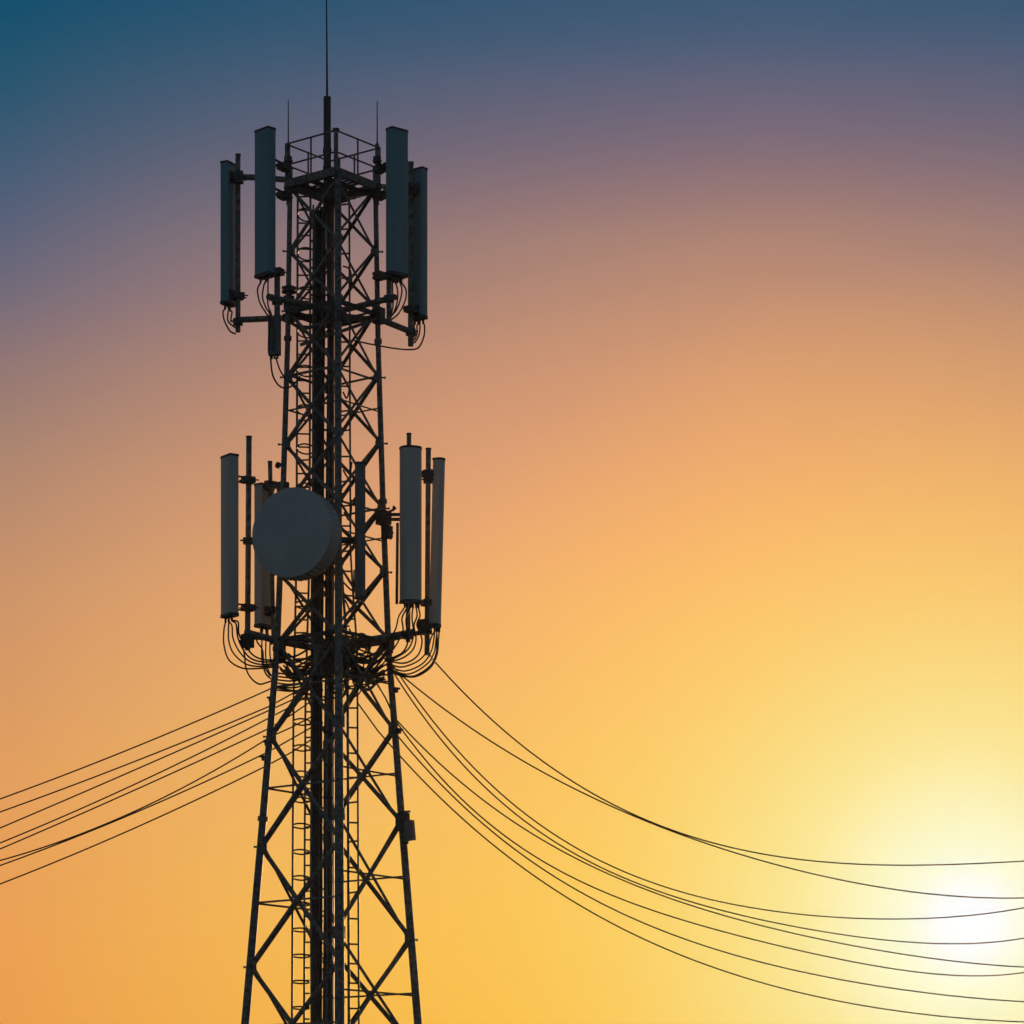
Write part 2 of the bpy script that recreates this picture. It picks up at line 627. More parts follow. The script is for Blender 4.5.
def panel(key, label, x0, x1, y0, y1, d, azd, wd, t, kind='box', conn=4, brackets=(), group=None, lean=0.0, mat=None):
    a = R(azd)
    nrm = Vector((math.sin(a), -math.cos(a), 0))
    sd = Vector((math.cos(a), math.sin(a), 0))
    Y = Y0 + d
    want = (x1 - x0 + 0.8) / F * Y
    sc = want / (wd * abs(sd.x) + t * abs(nrm.x))
    wd, t = wd * sc, t * sc
    c = P((x0 + x1) / 2, y1, d)
    ztop, zbot = px2z(y0, d - 0.1), px2z(y1, d - 0.1)
    ln = Vector((lean / F * Y, 0, 0))
    root = thing('panel_antenna', (c.x, c.y, zbot), label, 'antenna', group)
    MB().prism(profile(kind, wd, t), c, sd, nrm, zbot + 0.02, ztop - 0.02, ln).build('panel_body', mat or M_PANEL, root)
    for nm, za, zb in (('end_cap', ztop - 0.035, ztop), ('end_cap', zbot, zbot + 0.05)):
        MB().prism(profile(kind, wd + 0.014, t + 0.014), c + ln * ((za - zbot) / (ztop - zbot)), sd, nrm, za, zb).build(nm, M_CAP, root)
    pts = []
    for i in range(conn):
        u = wd * ((i + 0.5) / conn - 0.5) * 0.8
        p = c + sd * u + nrm * (t * 0.1 * (-1) ** i)
        p.z = zbot
        MB().tube([p + ZUP * 0.01, p - ZUP * 0.075], 0.021, 8).build('connector', M_DARK, root)
        pts.append(p - ZUP * 0.07)
    for y, pole_px, pole_d in brackets:
        z = px2z(y, d)
        pb = c - nrm * (t / 2 - 0.005)
        pb.z = z
        pp = P(pole_px, y, pole_d)
        pp.z = z
        m = MB()
        dirv = (pp - pb)
        if dirv.length < 0.05:
            dirv = -nrm * 0.1
        a_, b_ = frame_of(dirv)
        m.box(pb - nrm * 0.02, (sd, nrm, ZUP), (wd * 0.55, 0.04, 0.16))
        for dz in (-0.045, 0.045):
            m.bar(pb + ZUP * dz, pp + ZUP * dz, 0.035, 0.025)
        m.box(pp, (dirv.normalized(), a_, b_), (0.20, 0.17, 0.10))
        for sx in (-1, 1):
            m.tube([pp + a_ * 0.07 * sx - dirv.normalized() * 0.13, pp + a_ * 0.07 * sx + dirv.normalized() * 0.16], 0.012, 6)
        m.build('bracket', M_DARK, root)
    ANT[key] = dict(root=root, c=c, pts=pts, zb=zbot, zt=ztop, d=d)
    return root


GU = 'panel antennas of the upper tier'
GL = 'panel antennas of the lower tier'
# upper tier
panel('A1', 'narrow panel antenna at the far left of the upper tier, seen from its back edge', 221, 235.5, 161, 303.8, 0.9, -118, 0.32, 0.17, 'box', 3,
      ((178, 238, 0.9), (296, 238, 0.9)), GU, mat=M_PANEL_TEAL)
panel('A2', 'broad teal-grey panel antenna left of the platform railing, facing front left', 254.3, 276, 127.4, 275.3, -0.8, -45, 0.34, 0.17, 'box', 3,
      ((158, 284, -0.35), (187, 284, -0.35), (272, 277, -0.8)), GU, mat=M_PANEL_TEAL)
panel('A3', 'broad grey panel antenna right of the platform railing, facing front right', 386, 408, 127.4, 274.6, -0.8, 40, 0.34, 0.17, 'box', 4,
      ((160, 380, -0.35), (187, 380, -0.35), (276, 390, -0.8)), GU, mat=M_PANEL_TEAL)
panel('A4', 'panel antenna at the far right of the upper tier, turned away towards the sun', 410.5, 427.5, 167, 318, 1.2, 140, 0.32, 0.17, 'box', 4,
      ((190, 411, 1.05), (312, 411, 1.05)), GU, mat=M_PANEL_TEAL)
# lower tier
panel('B1', 'large grey panel antenna at the far left of the lower tier, facing left', 220.3, 239, 454, 616, -0.5, -55, 0.34, 0.17, 'box', 5,
      ((478, 248.3, -0.35), (606, 248.3, -0.35)), GL)
panel('B2', 'brownish panel antenna partly hidden behind the round dish', 254.6, 274, 483.5, 627, 0.9, -128, 0.34, 0.18, 'box', 4,
      ((487, 270, 0.75), (612, 272.5, 0.75)), GL)
panel('B3', 'slim panel antenna mounted on the tower face right of the dish', 355, 365.3, 461, 598, -0.75, 24, 0.15, 0.1, 'box', 2,
      ((500, 358.5, -0.62), (585, 358.5, -0.62)), GL, mat=M_BOX)
panel('B4', 'wide rounded panel antenna right of the tower with a pole stub on top', 400.2, 423.2, 445, 602, -0.7, 14, 0.38, 0.2, 'round', 6,
      ((518, 409, -0.45), (596, 409, -0.45)), GL)
panel('B5', 'rounded panel antenna at the far right of the lower tier with a sunlit edge', 430.2, 442.6, 457, 626, -0.1, 58, 0.3, 0.2, 'round', 5,
      ((474, 428, -0.1), (603, 428, -0.1)), GL, lean=4.2)

GP = 'antenna mounting poles'


def pole(px, y0, y1, d, r, label, px1=None, clamps=()):
    root = thing('mounting_pole', P(px, y1, d), label, 'pole', GP)
    MB().tube([P(px1 or px, y1, d), P(px, y0, d)], r, 10).build('pole_tube', M_STEEL, root)
    MB().tube([P(px, y0 + 0.6, d), P(px, y0 - 0.8, d)], r * 1.12, 10).build('pole_cap', M_DARK, root)
    if clamps:
        for y in clamps:
            m = MB()
            xx = (px + (px1 - px) * (y - y0) / (y1 - y0)) if px1 else px
            m.box(P(xx, y, d), (Vector((1, 0, 0)), Vector((0, 1, 0)), ZUP), (r * 2 + 0.07, r * 2 + 0.07, 0.09))
            m.tube([P(xx, y, d) + Vector((-0.13, -r, 0)), P(xx, y, d) + Vector((0.13, -r, 0))], 0.014, 6)
            m.build('clamp', M_DARK, root)


pole(238, 155, 332, 0.9, 0.045, 'slender mounting pole behind the far left panel of the upper tier', clamps=(322,))
pole(277.2, 271, 322, -0.75, 0.05, 'short pole stub under the front left panel of the upper tier', clamps=(301,))
pole(389, 276, 319, -0.75, 0.045, 'short pole stub under the front right panel of the upper tier', clamps=(299,))
pole(410.7, 163, 346, 1.1, 0.05, 'mounting pole at the far right panel of the upper tier', clamps=(332,))
pole(249, 437, 650, -0.35, 0.048, 'tall bare mounting pole standing left of the dish', px1=247.5, clamps=(541, 638))
pole(270, 462, 640, 0.75, 0.038, 'thinner mounting pole at the panel behind the dish', px1=273.5, clamps=(487,))
MB().tube([P(396.8, 604, -0.5), P(397.6, 523, -0.5)], 0.026, 8).build('mounting_rail', M_DARK, ANT['B4']['root'])
pole(409, 434, 642, -0.45, 0.040, 'mounting pole rising above the wide rounded panel', px1=408, clamps=(636,))
pole(428.4, 449, 655, -0.1, 0.045, 'mounting pole between the two rounded panels on the right', px1=427, clamps=(480, 628))


# ------------------------------------------------------------------ antenna frames
def frame_arm(m_root, pts, r):
    MB().tube(pts, r, 10).build('arm', M_STEEL, m_root)


root = thing('antenna_frame', P(333, 316, 0), 'steel outrigger frame holding the upper tier of antennas', 'antenna frame', 'outrigger frames of the two tiers')
frame_arm(root, [P(236, 320, 0.9), P(330, 316, 0.25), P(345, 315, 0.2)], 0.052)
frame_arm(root, [P(268, 296.5, -0.8), P(300, 304, -0.3), P(341, 312, 0.0)], 0.052)
frame_arm(root, [P(395, 297, -0.8), P(372, 303, -0.4), P(335, 312, 0.0)], 0.052)
frame_arm(root, [P(341, 316, 0.1), P(384, 321, 0.5), P(414, 333, 1.15)], 0.052)
m = MB()
zc = px2z(314)
for a, b in zip(order, order[1:] + order[:1]):
    pa, pb = leg_pt(a, zc) + DIRS[a] * 0.03, leg_pt(b, zc) + DIRS[b] * 0.03
    m.bar(pa, pb, 0.05, 0.07)
m.build('collar', M_DARK, root)
for px, y, d, sx, sz in ((379, 316, 0.05, 0.15, 0.26), (289, 303, -0.05, 0.13, 0.24), (289, 318, 0.0, 0.15, 0.13), (339.5, 316, -0.72, 0.17, 0.16)):
    MB().box(P(px, y, d), (s1, s2, ZUP), (sx, sx, sz)).build('leg_clamp', M_DARK, root)
for px, y, d in ((379.5, 277, -0.05), (289, 291, -0.05)):
    m = MB()
    for dy in (-3, 1):
        m.box(P(px, y + dy, d), (s1, s2, ZUP), (0.17, 0.17, 0.05))
    m.tube([P(px, y, d), P(px + (6 if px > 330 else -6), y + 1, d - 0.3)], 0.02, 6)
    m.build('leg_clamp', M_DARK, root)
m = MB()
for x0, y0_, d0, x1, y1_, d1_ in ((345, 330, 0, 379, 318, 0), (345, 330, 0, 300, 345, 0), (300, 330, 0, 341, 318, -0.4), (318, 340, 0, 290, 322, 0)):
    m.bar(P(x0, y0_, d0), P(x1, y1_, d1_), 0.045, 0.045)
m.build('knee_brace', M_STEEL, root)

root = thing('antenna_frame', P(333, 645, 0), 'steel outrigger frame holding the lower tier of antennas', 'antenna frame', 'outrigger frames of the two tiers')
frame_arm(root, [P(245, 632, -0.35), P(278, 641, -0.1), P(335, 652, 0.1)], 0.058)
frame_arm(root, [P(252, 637, -0.2), P(333, 642, 0.3)], 0.045)
frame_arm(root, [P(414, 632, -0.45), P(388, 637, -0.3), P(335, 645, 0.0)], 0.058)
frame_arm(root, [P(431, 630, -0.1), P(388, 640, 0.2), P(340, 650, 0.4)], 0.04)
m = MB()
zc = px2z(641)
for a, b in zip(order, order[1:] + order[:1]):
    pa, pb = leg_pt(a, zc) + DIRS[a] * 0.03, leg_pt(b, zc) + DIRS[b] * 0.03
    m.bar(pa, pb, 0.045, 0.05)
m.build('collar', M_DARK, root)
for px, y, d, sx, sz in ((279.5, 652, -0.05, 0.15, 0.36), (388.5, 642, 0.05, 0.14, 0.24), (340, 642, -0.85, 0.17, 0.16), (247.5, 641, -0.35, 0.16, 0.22), (425, 627, -0.1, 0.17, 0.24)):
    MB().box(P(px, y, d), (s1, s2, ZUP), (sx, sx, sz)).build('leg_clamp', M_DARK, root)

# side stand-off of the wide rounded panel, tied to the right leg
root = thing('stand_off_bracket', P(386, 520, 0), 'dark stand-off bracket tying the wide rounded panel to the right tower leg', 'bracket')
m = MB()
for dy in (-2.4, 2.4):
    m.bar(P(379, 517 + dy, 0.0), P(409, 517 + dy, -0.45), 0.05, 0.05)
m.build('stand_off_arm', M_DARK, root)
m = MB()
m.box(P(383.5, 518, 0.0), (s1, s2, ZUP), (0.19, 0.19, 0.22))
m.box(P(387, 532, 0.0), (s1, s2, ZUP), (0.14, 0.14, 0.20))
for (xa, ya, xb, yb) in ((389, 512, 396, 508), (388, 530, 393, 533), (387, 535, 391, 539), (393, 511, 394, 506)):
    m.tube([P(xa, ya, -0.1), P(xb, yb, -0.15)], 0.02, 6)
m.build('clamp', M_DARK, root)
root = thing('stand_off_bracket', P(284, 488, 0.2), 'short stand-off bracket joining the panel behind the dish to the left tower leg', 'bracket')
MB().bar(P(266, 487, 0.75), P(287, 486, 0.0), 0.07, 0.07).build('stand_off_arm', M_DARK, root)
MB().box(P(283, 487, -0.02), (s1, s2, ZUP), (0.15, 0.15, 0.16)).build('clamp', M_DARK, root)
root = thing('stand_off_bracket', P(240, 177, 0.9), 'tubular stand-off between the far left upper pole and the left platform corner', 'bracket')
MB().tube([P(238, 177, 0.9), P(256, 177.5, 0.75), P(289, 180, 0.0)], 0.05, 8).build('stand_off_arm', M_STEEL, root)
MB().box(P(239, 177.5, 0.85), (Vector((1, 0, 0)), Vector((0, 1, 0)), ZUP), (0.15, 0.14, 0.19)).build('clamp', M_DARK, root)
root = thing('stand_off_bracket', P(411, 190, 1.1), 'tubular stand-off between the far right upper pole and the right platform corner', 'bracket')
MB().tube([P(412, 190, 1.1), P(395, 188, 0.6), P(376, 186, 0.0)], 0.045, 8).build('stand_off_arm', M_STEEL, root)
MB().box(P(413, 190, 1.05), (Vector((1, 0, 0)), Vector((0, 1, 0)), ZUP), (0.15, 0.15, 0.16)).build('clamp', M_DARK, root)

# ------------------------------------------------------------------ microwave dish
azd = R(-25)
ax = Vector((math.sin(azd), -math.cos(azd), 0))
fc = P(291.6, 532.5, -1.35)
Rr = 44.4 / F * (Y0 - 1.35)
root = thing('microwave_dish', (fc.x, fc.y, fc.z), 'large round shrouded microwave dish facing front left on the lower tier', 'dish')
MB().lathe(fc, ax, [(-0.36, Rr * 0.985), (-0.355, Rr), (-0.012, Rr), (0.0, Rr * 0.992)], 72).build('shroud', M_DISH, root)
dome_p = [(0.004, Rr * 0.975)] + [(0.004 + 0.045 * math.cos(R(90 - 90 * i / 8 + 0)) ** 1, Rr * 0.975 * math.cos(R(90 * i / 8))) for i in range(1, 9)]
dome_p = [(0.004 + 0.05 * math.sin(R(90 * i / 8)), Rr * 0.975 * math.cos(R(90 * i / 8))) for i in range(9)]
MB().lathe(fc, ax, dome_p, 72).build('radome', M_DISH, root)
MB().lathe(fc, ax, [(-0.005, Rr * 0.97), (-0.005, Rr * 1.012), (0.012, Rr * 1.012), (0.018, Rr * 0.975)], 72).build('rim_band', M_DISH, root)
MB().lathe(fc, ax, [(-0.78, 0.12), (-0.74, 0.2), (-0.6, Rr * 0.55), (-0.46, Rr * 0.85), (-0.365, Rr * 0.98)], 48).build('back_reflector', M_DISH, root)
m = MB()
a_, b_ = frame_of(ax)
for i in range(48):
    th = 2 * math.pi * i / 48
    rr = a_ * math.cos(th) + b_ * math.sin(th)
    m.bar(fc + ax * -0.05 + rr * (Rr + 0.004), fc + ax * -0.33 + rr * (Rr + 0.004), 0.022, 0.016, rr)
m.build('shroud_rib', M_DISH, root)
m = MB()
hub = fc - ax * 0.78
m.tube([fc - ax * 0.7, hub], 0.16, 12)
m.tube([hub, P(338, 540, -0.78), P(362, 541, -0.55)], 0.055, 10)
m.bar(hub + ZUP * 0.1, P(340, 522, -0.8), 0.09, 0.06)
m.bar(hub - ZUP * 0.1, P(339, 557, -0.82), 0.09, 0.06)
m.build('mount_bracket', M_DARK, root)

# ------------------------------------------------------------------ climbing ladder with safety cage, second ladder
XA = Vector((1, 0, 0))


def ladder_path(tbl):
    return lambda y: float(np.interp(y, [a for a, b in tbl], [b for a, b in tbl]))


root = thing('climbing_ladder', P(300, 1200, 0.3), 'caged climbing ladder with hoops behind the left side of the tower', 'ladder')
l0 = ladder_path([(185, 297.8), (560, 296.5), (700, 293.6), (1300, 290.5)])
l1 = ladder_path([(185, 310.5), (560, 309.5), (700, 305.5), (1300, 302.8)])
l2 = ladder_path([(185, 316), (560, 314), (700, 310.5), (1300, 308)])
yy = list(range(190, 1300, 40)) + [1310]
MB().tube([P(l0(y), y, 0.35) for y in yy], 0.021, 6).build('stringer', M_STEEL, root)
MB().tube([P(l1(y), y, 0.45) for y in yy], 0.021, 6).build('stringer', M_STEEL, root)
y = 197.0
i = 0
while y < 1020:
    if y < 680:
        MB().tube([P(l0(y), y + random.uniform(-.5, .5), 0.35), P(l1(y), y + random.uniform(-.8, .8), 0.45)], 0.0145, 6).build('rung', M_STEEL, root)
        y += 13.2 + random.uniform(-.6, .6)
    else:
        y += 12.8
        MB().tube([P(l1(y), y, 0.45), P(l2(y), y, 0.35)], 0.0145, 6).build('rung', M_STEEL, root)
y = 215.0
while y < 1020:
    c0, c1 = P(l0(y), y, 0.35), P(l2(y), y, 0.35)
    mid = (c0 + c1) / 2
    hw = (c1 - c0).length / 2
    pts = [mid + Vector((-math.cos(R(t)) * hw, -math.sin(R(t)) * 0.36 + 0.0, 0)) for t in range(0, 361, 20)]
    MB().tube(pts, 0.0145, 5).build('cage_hoop', M_DARK, root)
    y += 26 if y > 640 else 39
root = thing('climbing_ladder', P(353, 1200, 0.3), 'narrow open ladder behind the right side of the tower', 'ladder')
r0 = ladder_path([(185, 340), (560, 340.5), (650, 347.5), (1300, 350)])
r1 = ladder_path([(185, 349.2), (560, 350.5), (650, 357.3), (1300, 360)])
MB().tube([P(r0(y), y, 0.4) for y in yy], 0.026, 6).build('stringer', M_STEEL, root)
MB().tube([P(r1(y), y, 0.4) for y in yy], 0.019, 6).build('stringer', M_STEEL, root)
y = 205.0
while y < 1022:
    dz = random.choice((-1.2, 0.0, 0.4, -0.6))
    MB().tube([P(r0(y), y, 0.4), P(r1(y), y + dz, 0.4)], 0.0155, 6).build('rung', M_STEEL, root)
    y += random.choice((19.5, 24.5, 25.5))

# ------------------------------------------------------------------ feeder cables on their tray
root = thing('cable_tray', P(320, 1250, 0.2), 'ladder type cable tray running up the middle of the tower', 'cable tray')
for xx in (310.8, 333.2):
    MB().bar(P(xx, 1310, 0.28), P(xx + (2.6 if xx < 320 else 0.2), 205, 0.28), 0.03, 0.045).build('side_rail', M_STEEL, root)
y = 214
while y < 1024:
    MB().bar(P(311, y, 0.3), P(334, y, 0.3), 0.035, 0.03).build('tray_rung', M_STEEL, root)
    y += 27
m = MB()
feed = [(312.0, 314.6, .034, .12), (314.4, 316.8, .036, .06), (316.8, 319.2, .04, .10), (319.2, 321.8, .034, .16), (321.2, 324.4, .024, .10),
        (325.0, 329.2, .024, .14), (327.4, 330.2, .036, .12), (329.8, 331.6, .036, .10), (331.9, 332.5, .018, .14)]
for i, (pl, pu, r, d) in enumerate(feed):
    ph = random.uniform(0, 6)
    top = 200 + random.uniform(0, 14)
    ys = np.linspace(1310, top, 46)
    pts = [P(float(np.interp(yv, [250, 760], [pu, pl])) + 0.3 * math.sin(yv * 0.021 + ph), yv, d + 0.01 * math.sin(yv * .013 + ph)) for yv in ys]
    if i in (6, 7):
        rr = [r if yv > 650 else 0.026 for yv in ys]
    else:
        rr = r
    o = MB().tube(pts, rr, 8).build('feeder_cable', M_CONDUIT if i in (0, 3, 6, 8) else M_CABLE)
    tag(o, '%s feeder cable from the left in the vertical bundle inside the tower, %s' % (ORD[i], 'grey' if i in (0, 3, 6, 8) else 'black'), 'cable', 'feeder cables up the middle of the tower')
# clamps that hold the bundle
y = 228
while y < 1030:
    xl = float(np.interp(y, [250, 760], [313.4, 310.8]))
    MB().bar(P(xl, y, 0.02), P(xl + 12, y, 0.02), 0.03, 0.04).build('cable_clamp', M_DARK, root)
    MB().bar(P(xl + 14, y + 9, 0.03), P(333.4, y + 9, 0.03), 0.03, 0.04).build('cable_clamp', M_DARK, root)
    y += 33

# ------------------------------------------------------------------ equipment boxes
def cabinet(label, px, py, d, dims, yaw, fins=0, name='radio_unit', cat='radio unit'):
    a = R(yaw)
    e = (Vector((math.cos(a), math.sin(a), 0)), Vector((-math.sin(a), math.cos(a), 0)), ZUP)
    c = P(px, py, d)
    root = thing(name, c - ZUP * dims[2] / 2, label, cat)
    m = MB()
    b = 0.02
    pr = [(-dims[0] / 2 + b, -dims[1] / 2), (dims[0] / 2 - b, -dims[1] / 2), (dims[0] / 2, -dims[1] / 2 + b), (dims[0] / 2, dims[1] / 2 - b),
          (dims[0] / 2 - b, dims[1] / 2), (-dims[0] / 2 + b, dims[1] / 2), (-dims[0] / 2, dims[1] / 2 - b), (-dims[0] / 2, -dims[1] / 2 + b)]
    m.prism(pr, c, e[0], e[1], c.z - dims[2] / 2, c.z + dims[2] / 2)
    m.build('case', M_BOX, root)
    if fins:
        m = MB()
        for i in range(fins):
            u = (i + 0.5) / fins - 0.5
            m.box(c + e[0] * u * dims[0] * 0.9 - e[1] * (dims[1] / 2 + 0.015), e, (dims[0] / fins * 0.4, 0.034, dims[2] * 0.86))
        m.build('cooling_fin', M_BOX, root)
    m = MB()
    for i in range(3):
        p = c + e[0] * (i - 1) * dims[0] * 0.27 - ZUP * dims[2] / 2
        m.tube([p + ZUP * 0.01, p - ZUP * 0.06], 0.02, 8)
    m.build('connector', M_DARK, root)
    return root, c, e


cabinet('ribbed radio unit hanging under the front left panel of the upper tier', 274.6, 337, -0.7, (0.19, 0.14, 0.60), -20, 4)
cabinet('dark junction case among the cables at the lower antenna frame', 341, 655, -0.35, (0.22, 0.22, 0.62), 35, 0, 'junction_case', 'junction box')
cabinet('dark junction case behind the cable bundle at the lower frame', 321, 660, -0.2, (0.2, 0.18, 0.5), -30, 0, 'junction_case', 'junction box')
# floodlight-like unit on the right leg
root = thing('floodlight', P(405, 838, 0), 'small grey floodlight tilted on the right tower leg', 'floodlight')
tv = (P(409.6, 818, -0.05) - P(411.8, 843, -0.05)).normalized()
sv = Vector((0.85, -0.5, 0)).normalized()
nv = sv.cross(tv).normalized()
sv = tv.cross(nv)
cc = P(409.2, 830.5, -0.08)
m = MB()
m.box(cc, (sv, nv, tv), (0.155, 0.13, 0.33))
m.box(cc, (sv, nv, tv), (0.12, 0.16, 0.29))
m.build('housing', M_BOX, root)
MB().box(cc + sv * 0.078, (sv, nv, tv), (0.014, 0.1, 0.27)).build('lens', M_GLASS, root)
m = MB()
m.bar(P(399, 819, 0.0), P(407.5, 817, -0.05), 0.10, 0.12)
m.bar(P(402, 812, 0.0), P(409.8, 811.4, -0.1), 0.04, 0.03)
m.box(P(403, 822, -0.02), (s1, s2, ZUP), (0.16, 0.16, 0.30))
m.build('mount_bracket', M_DARK, root)
MB().tube([P(404, 842, -0.02), P(408, 842.5, -0.05)], 0.03, 6).build('cable_gland', M_DARK, root)
# little lamp on the left leg
root = thing('warning_lamp', P(280, 464, -0.05), 'tiny round lamp on the left tower leg above the dish', 'lamp')
MB().lathe(P(278.2, 465.3, -0.15), (-0.5, -0.2, 0.2), [(-0.04, 0.03), (-0.03, 0.052), (0.03, 0.052), (0.045, 0.03)], 16).build('housing', M_DARK, root)
MB().bar(P(278.2, 465.3, -0.15), P(283.5, 466, -0.02), 0.03, 0.03).build('stem', M_DARK, root)
# small cable clamps on the legs
for px, y, d, lab in ((271.3, 699, -0.06, 'small cable clamp on the left leg, topmost of three near the wires'),
                      (267.2, 743, -0.08, 'small cable clamp on the left leg, middle one of three near the wires'),
                      (264.2, 758, -0.1, 'small cable clamp on the left leg, lowest of three near the wires'),
                      (395.5, 690, 0.02, 'small cable clamp on the right leg just below the lower antennas'),
                      (398.5, 731, 0.02, 'small cable clamp on the right leg at the brace joint under the wires')):
    root = thing('cable_clamp', P(px, y, d), lab, 'clamp', 'cable clamps on the tower legs')
    MB().box(P(px, y, d), (s1, s2, ZUP), (0.06, 0.07, 0.085)).build('jaw', M_DARK, root)
    sg = -1 if px < 330 else 1
    MB().tube([P(px - sg * 1, y - 1, d), P(px + sg * 4.5, y - 1.5, d - 0.02)], 0.018, 6).build('clamp_bolt', M_DARK, root)


# ------------------------------------------------------------------ jumper cables
def jumper(pts, label, group, r=0.0145):
    o = MB().tube(spline(pts, 8), r, 6).build('jumper_cable', M_CABLE)
    return tag(o, label, 'cable', group)


GJ = 'jumper cables under the antennas'


def off(p):
    """pixel and depth of a world point"""
    return ((p.x / p.y) * F + 512, HZ - (p.z - CAMZ) / p.y * F, p.y - Y0)


def loop(key, i, mids, where, r=0.0145, ordn=None, total=None):
    p = ANT[key]['pts'][i]
    x, y, d = off(p)
    pts = [p + ZUP * 0.05, p]
    for (mx, my, md) in mids:
        pts.append(P(mx, my, md))
    jumper(pts, '%s black jumper cable under %s' % (ORD[i], where), GJ, r)


# far left upper panel
w1 = 'the far left panel of the upper tier'
loop('A1', 2, [(223, 312, .9), (224.5, 321, .88), (230, 331, .86), (236, 334, .86)], w1)
loop('A1', 1, [(228, 313, .9), (228, 321, .85), (233, 326, .85), (238, 329, .85)], w1)
loop('A1', 0, [(232, 312, .9), (231, 320, .85), (235, 322, .85), (238, 325, .85)], w1)
w2 = 'the front left panel of the upper tier'
loop('A2', 0, [(257.5, 290, -.8), (260, 303, -.8), (266, 313, -.8), (269, 320, -.8), (268.5, 350, -.75), (271, 358, -.7)], w2)
loop('A2', 1, [(264, 285, -.8), (262.5, 297, -.8), (266, 308, -.8), (270, 316, -.8), (270, 345, -.75)], w2)
loop('A2', 2, [(268, 290, -.85), (268, 305, -.85), (272, 318, -.8), (273, 350, -.78)], w2)
w3 = 'the front right panel of the upper tier'
for i, (mids) in enumerate([[(392.5, 290, -.8), (393, 305, -.8), (391, 315, -.8), (389, 320, -.7)],
                            [(397.5, 290, -.8), (397, 303, -.8), (393, 314, -.8), (389, 318, -.7)],
                            [(402, 290, -.8), (399, 304, -.8), (394, 313, -.8), (387, 317, -.6)],
                            [(406, 290, -.8), (405, 301, -.8), (399, 313, -.8), (391, 320, -.6)]]):
    loop('A3', i, mids, w3)
w4 = 'the far right panel of the upper tier'
for i, (mids) in enumerate([[(424.5, 326, 1.2), (424, 336, 1.2), (419, 347, 1.1), (411, 349.5, 1.0), (395, 348.5, .7), (370, 344, .4), (352, 340, .2)],
                            [(420, 326, 1.2), (419, 335, 1.2), (415, 342, 1.15), (411, 343, 1.1)],
                            [(417, 326, 1.2), (417, 334, 1.2), (414, 340, 1.15), (410, 341, 1.1)],
                            [(414, 326, 1.2), (415, 333, 1.2), (413, 338, 1.15), (410, 339, 1.1)]]):
    loop('A4', i, mids, w4)
# lower tier left
w5 = 'the far left panel of the lower tier'
LB1 = [[(224, 630, -.5), (224, 645, -.5), (229, 660, -.5), (242, 668, -.4), (258, 668.5, -.3), (274, 667, -.1)],
       [(228.5, 630, -.5), (229, 642, -.5), (234, 654, -.5), (246, 664, -.4), (260, 666.5, -.3), (275, 665, -.1)],
       [(232, 626, -.5), (233, 638, -.5), (239, 651, -.5), (249, 661, -.4), (262, 664.5, -.3), (275, 663, -.1)],
       [(236, 624, -.5), (238, 638, -.5), (244, 651, -.5), (252, 659, -.4), (264, 662, -.3), (276, 661, -.1)],
       [(238, 622, -.5), (239, 634, -.5), (245, 645, -.5), (253, 655, -.4), (263, 659.5, -.3), (276, 660, -.1)]]
for i, mids in enumerate(LB1):
    loop('B1', i, mids, w5)
w6 = 'the panel behind the dish'
LB2 = [[(270, 640, .8), (270, 655, .7), (273, 668, .5), (279, 674, .2)],
       [(266, 640, .9), (266, 660, .8), (270, 674, .5), (276, 678, .2)],
       [(262, 640, .9), (262, 660, .8), (266, 674, .5), (274, 681, .2)],
       [(256.5, 640, .9), (262.5, 650, .8), (264, 665, .6), (270, 676, .3)]]
for i, mids in enumerate(LB2):
    loop('B2', i, mids, w6)
jumper([P(240, 640, -.4), P(244, 652, -.45), P(246, 668, -.45), (P(251, 678, -.4)), P(259, 684, -.3), P(267, 682.5, -.15), P(274, 680, -.05)],
       'long slack black cable drooping lowest left of the tower below the lower tier', GJ)
w7 = 'the wide rounded panel of the lower tier'
LB4 = [[(399, 616, -.7), (396, 628, -.6), (391, 637, -.4), (383, 650, -.1)],
       [(402, 618, -.7), (403, 630, -.6), (398, 642, -.5), (389, 655, -.1)],
       [(406, 620, -.7), (408, 640, -.7), (403, 652, -.5), (392, 658, -.1)],
       [(412, 618, -.7), (413.5, 634, -.6), (409, 648, -.5), (397, 657, -.3), (385, 661, 0)],
       [(417, 616, -.7), (414, 626, -.7), (416, 640, -.6), (411, 652, -.5), (397, 660, -.3), (383, 658, 0)],
       [(420, 616, -.7), (417, 625, -.7), (422, 640, -.6), (418, 655, -.5), (405, 663, -.3), (388, 661, 0)]]
for i, mids in enumerate(LB4):
    loop('B4', i, mids, w7)
w8 = 'the far right panel of the lower tier'
LB5 = [[(431, 638, -.1), (427, 651, -.1), (418, 661, -.1), (402, 667, 0), (389, 664, 0)],
       [(434, 638, -.1), (431, 652, -.1), (422, 664, -.1), (405, 671, 0), (390, 667, 0)],
       [(436, 640, -.1), (434, 653, -.1), (427, 664, -.1), (409, 674, 0), (390, 670, 0)],
       [(437, 640, -.1), (436, 654, -.1), (430, 666, -.1), (414, 676, 0), (400, 674, 0), (390, 669, 0)],
       [(438.5, 640, -.1), (437, 655, -.1), (430, 668, -.1), (416, 676.5, 0), (402, 676, 0), (391, 672, 0)]]
for i, mids in enumerate(LB5):
    loop('B5', i, mids, w8)
jumper([P(300, 376, -.3), P(292, 386, -.3), P(281, 387, -.4), P(273, 376, -.6), P(270.5, 358, -.7)],
       'black cable drooping from the ribbed radio unit to the tower, outer one', GJ)
jumper([P(296, 383, -.3), P(287, 380, -.3), P(280, 370, -.5), P(276, 358, -.7)],
       'black cable drooping from the ribbed radio unit to the tower, inner one', GJ)
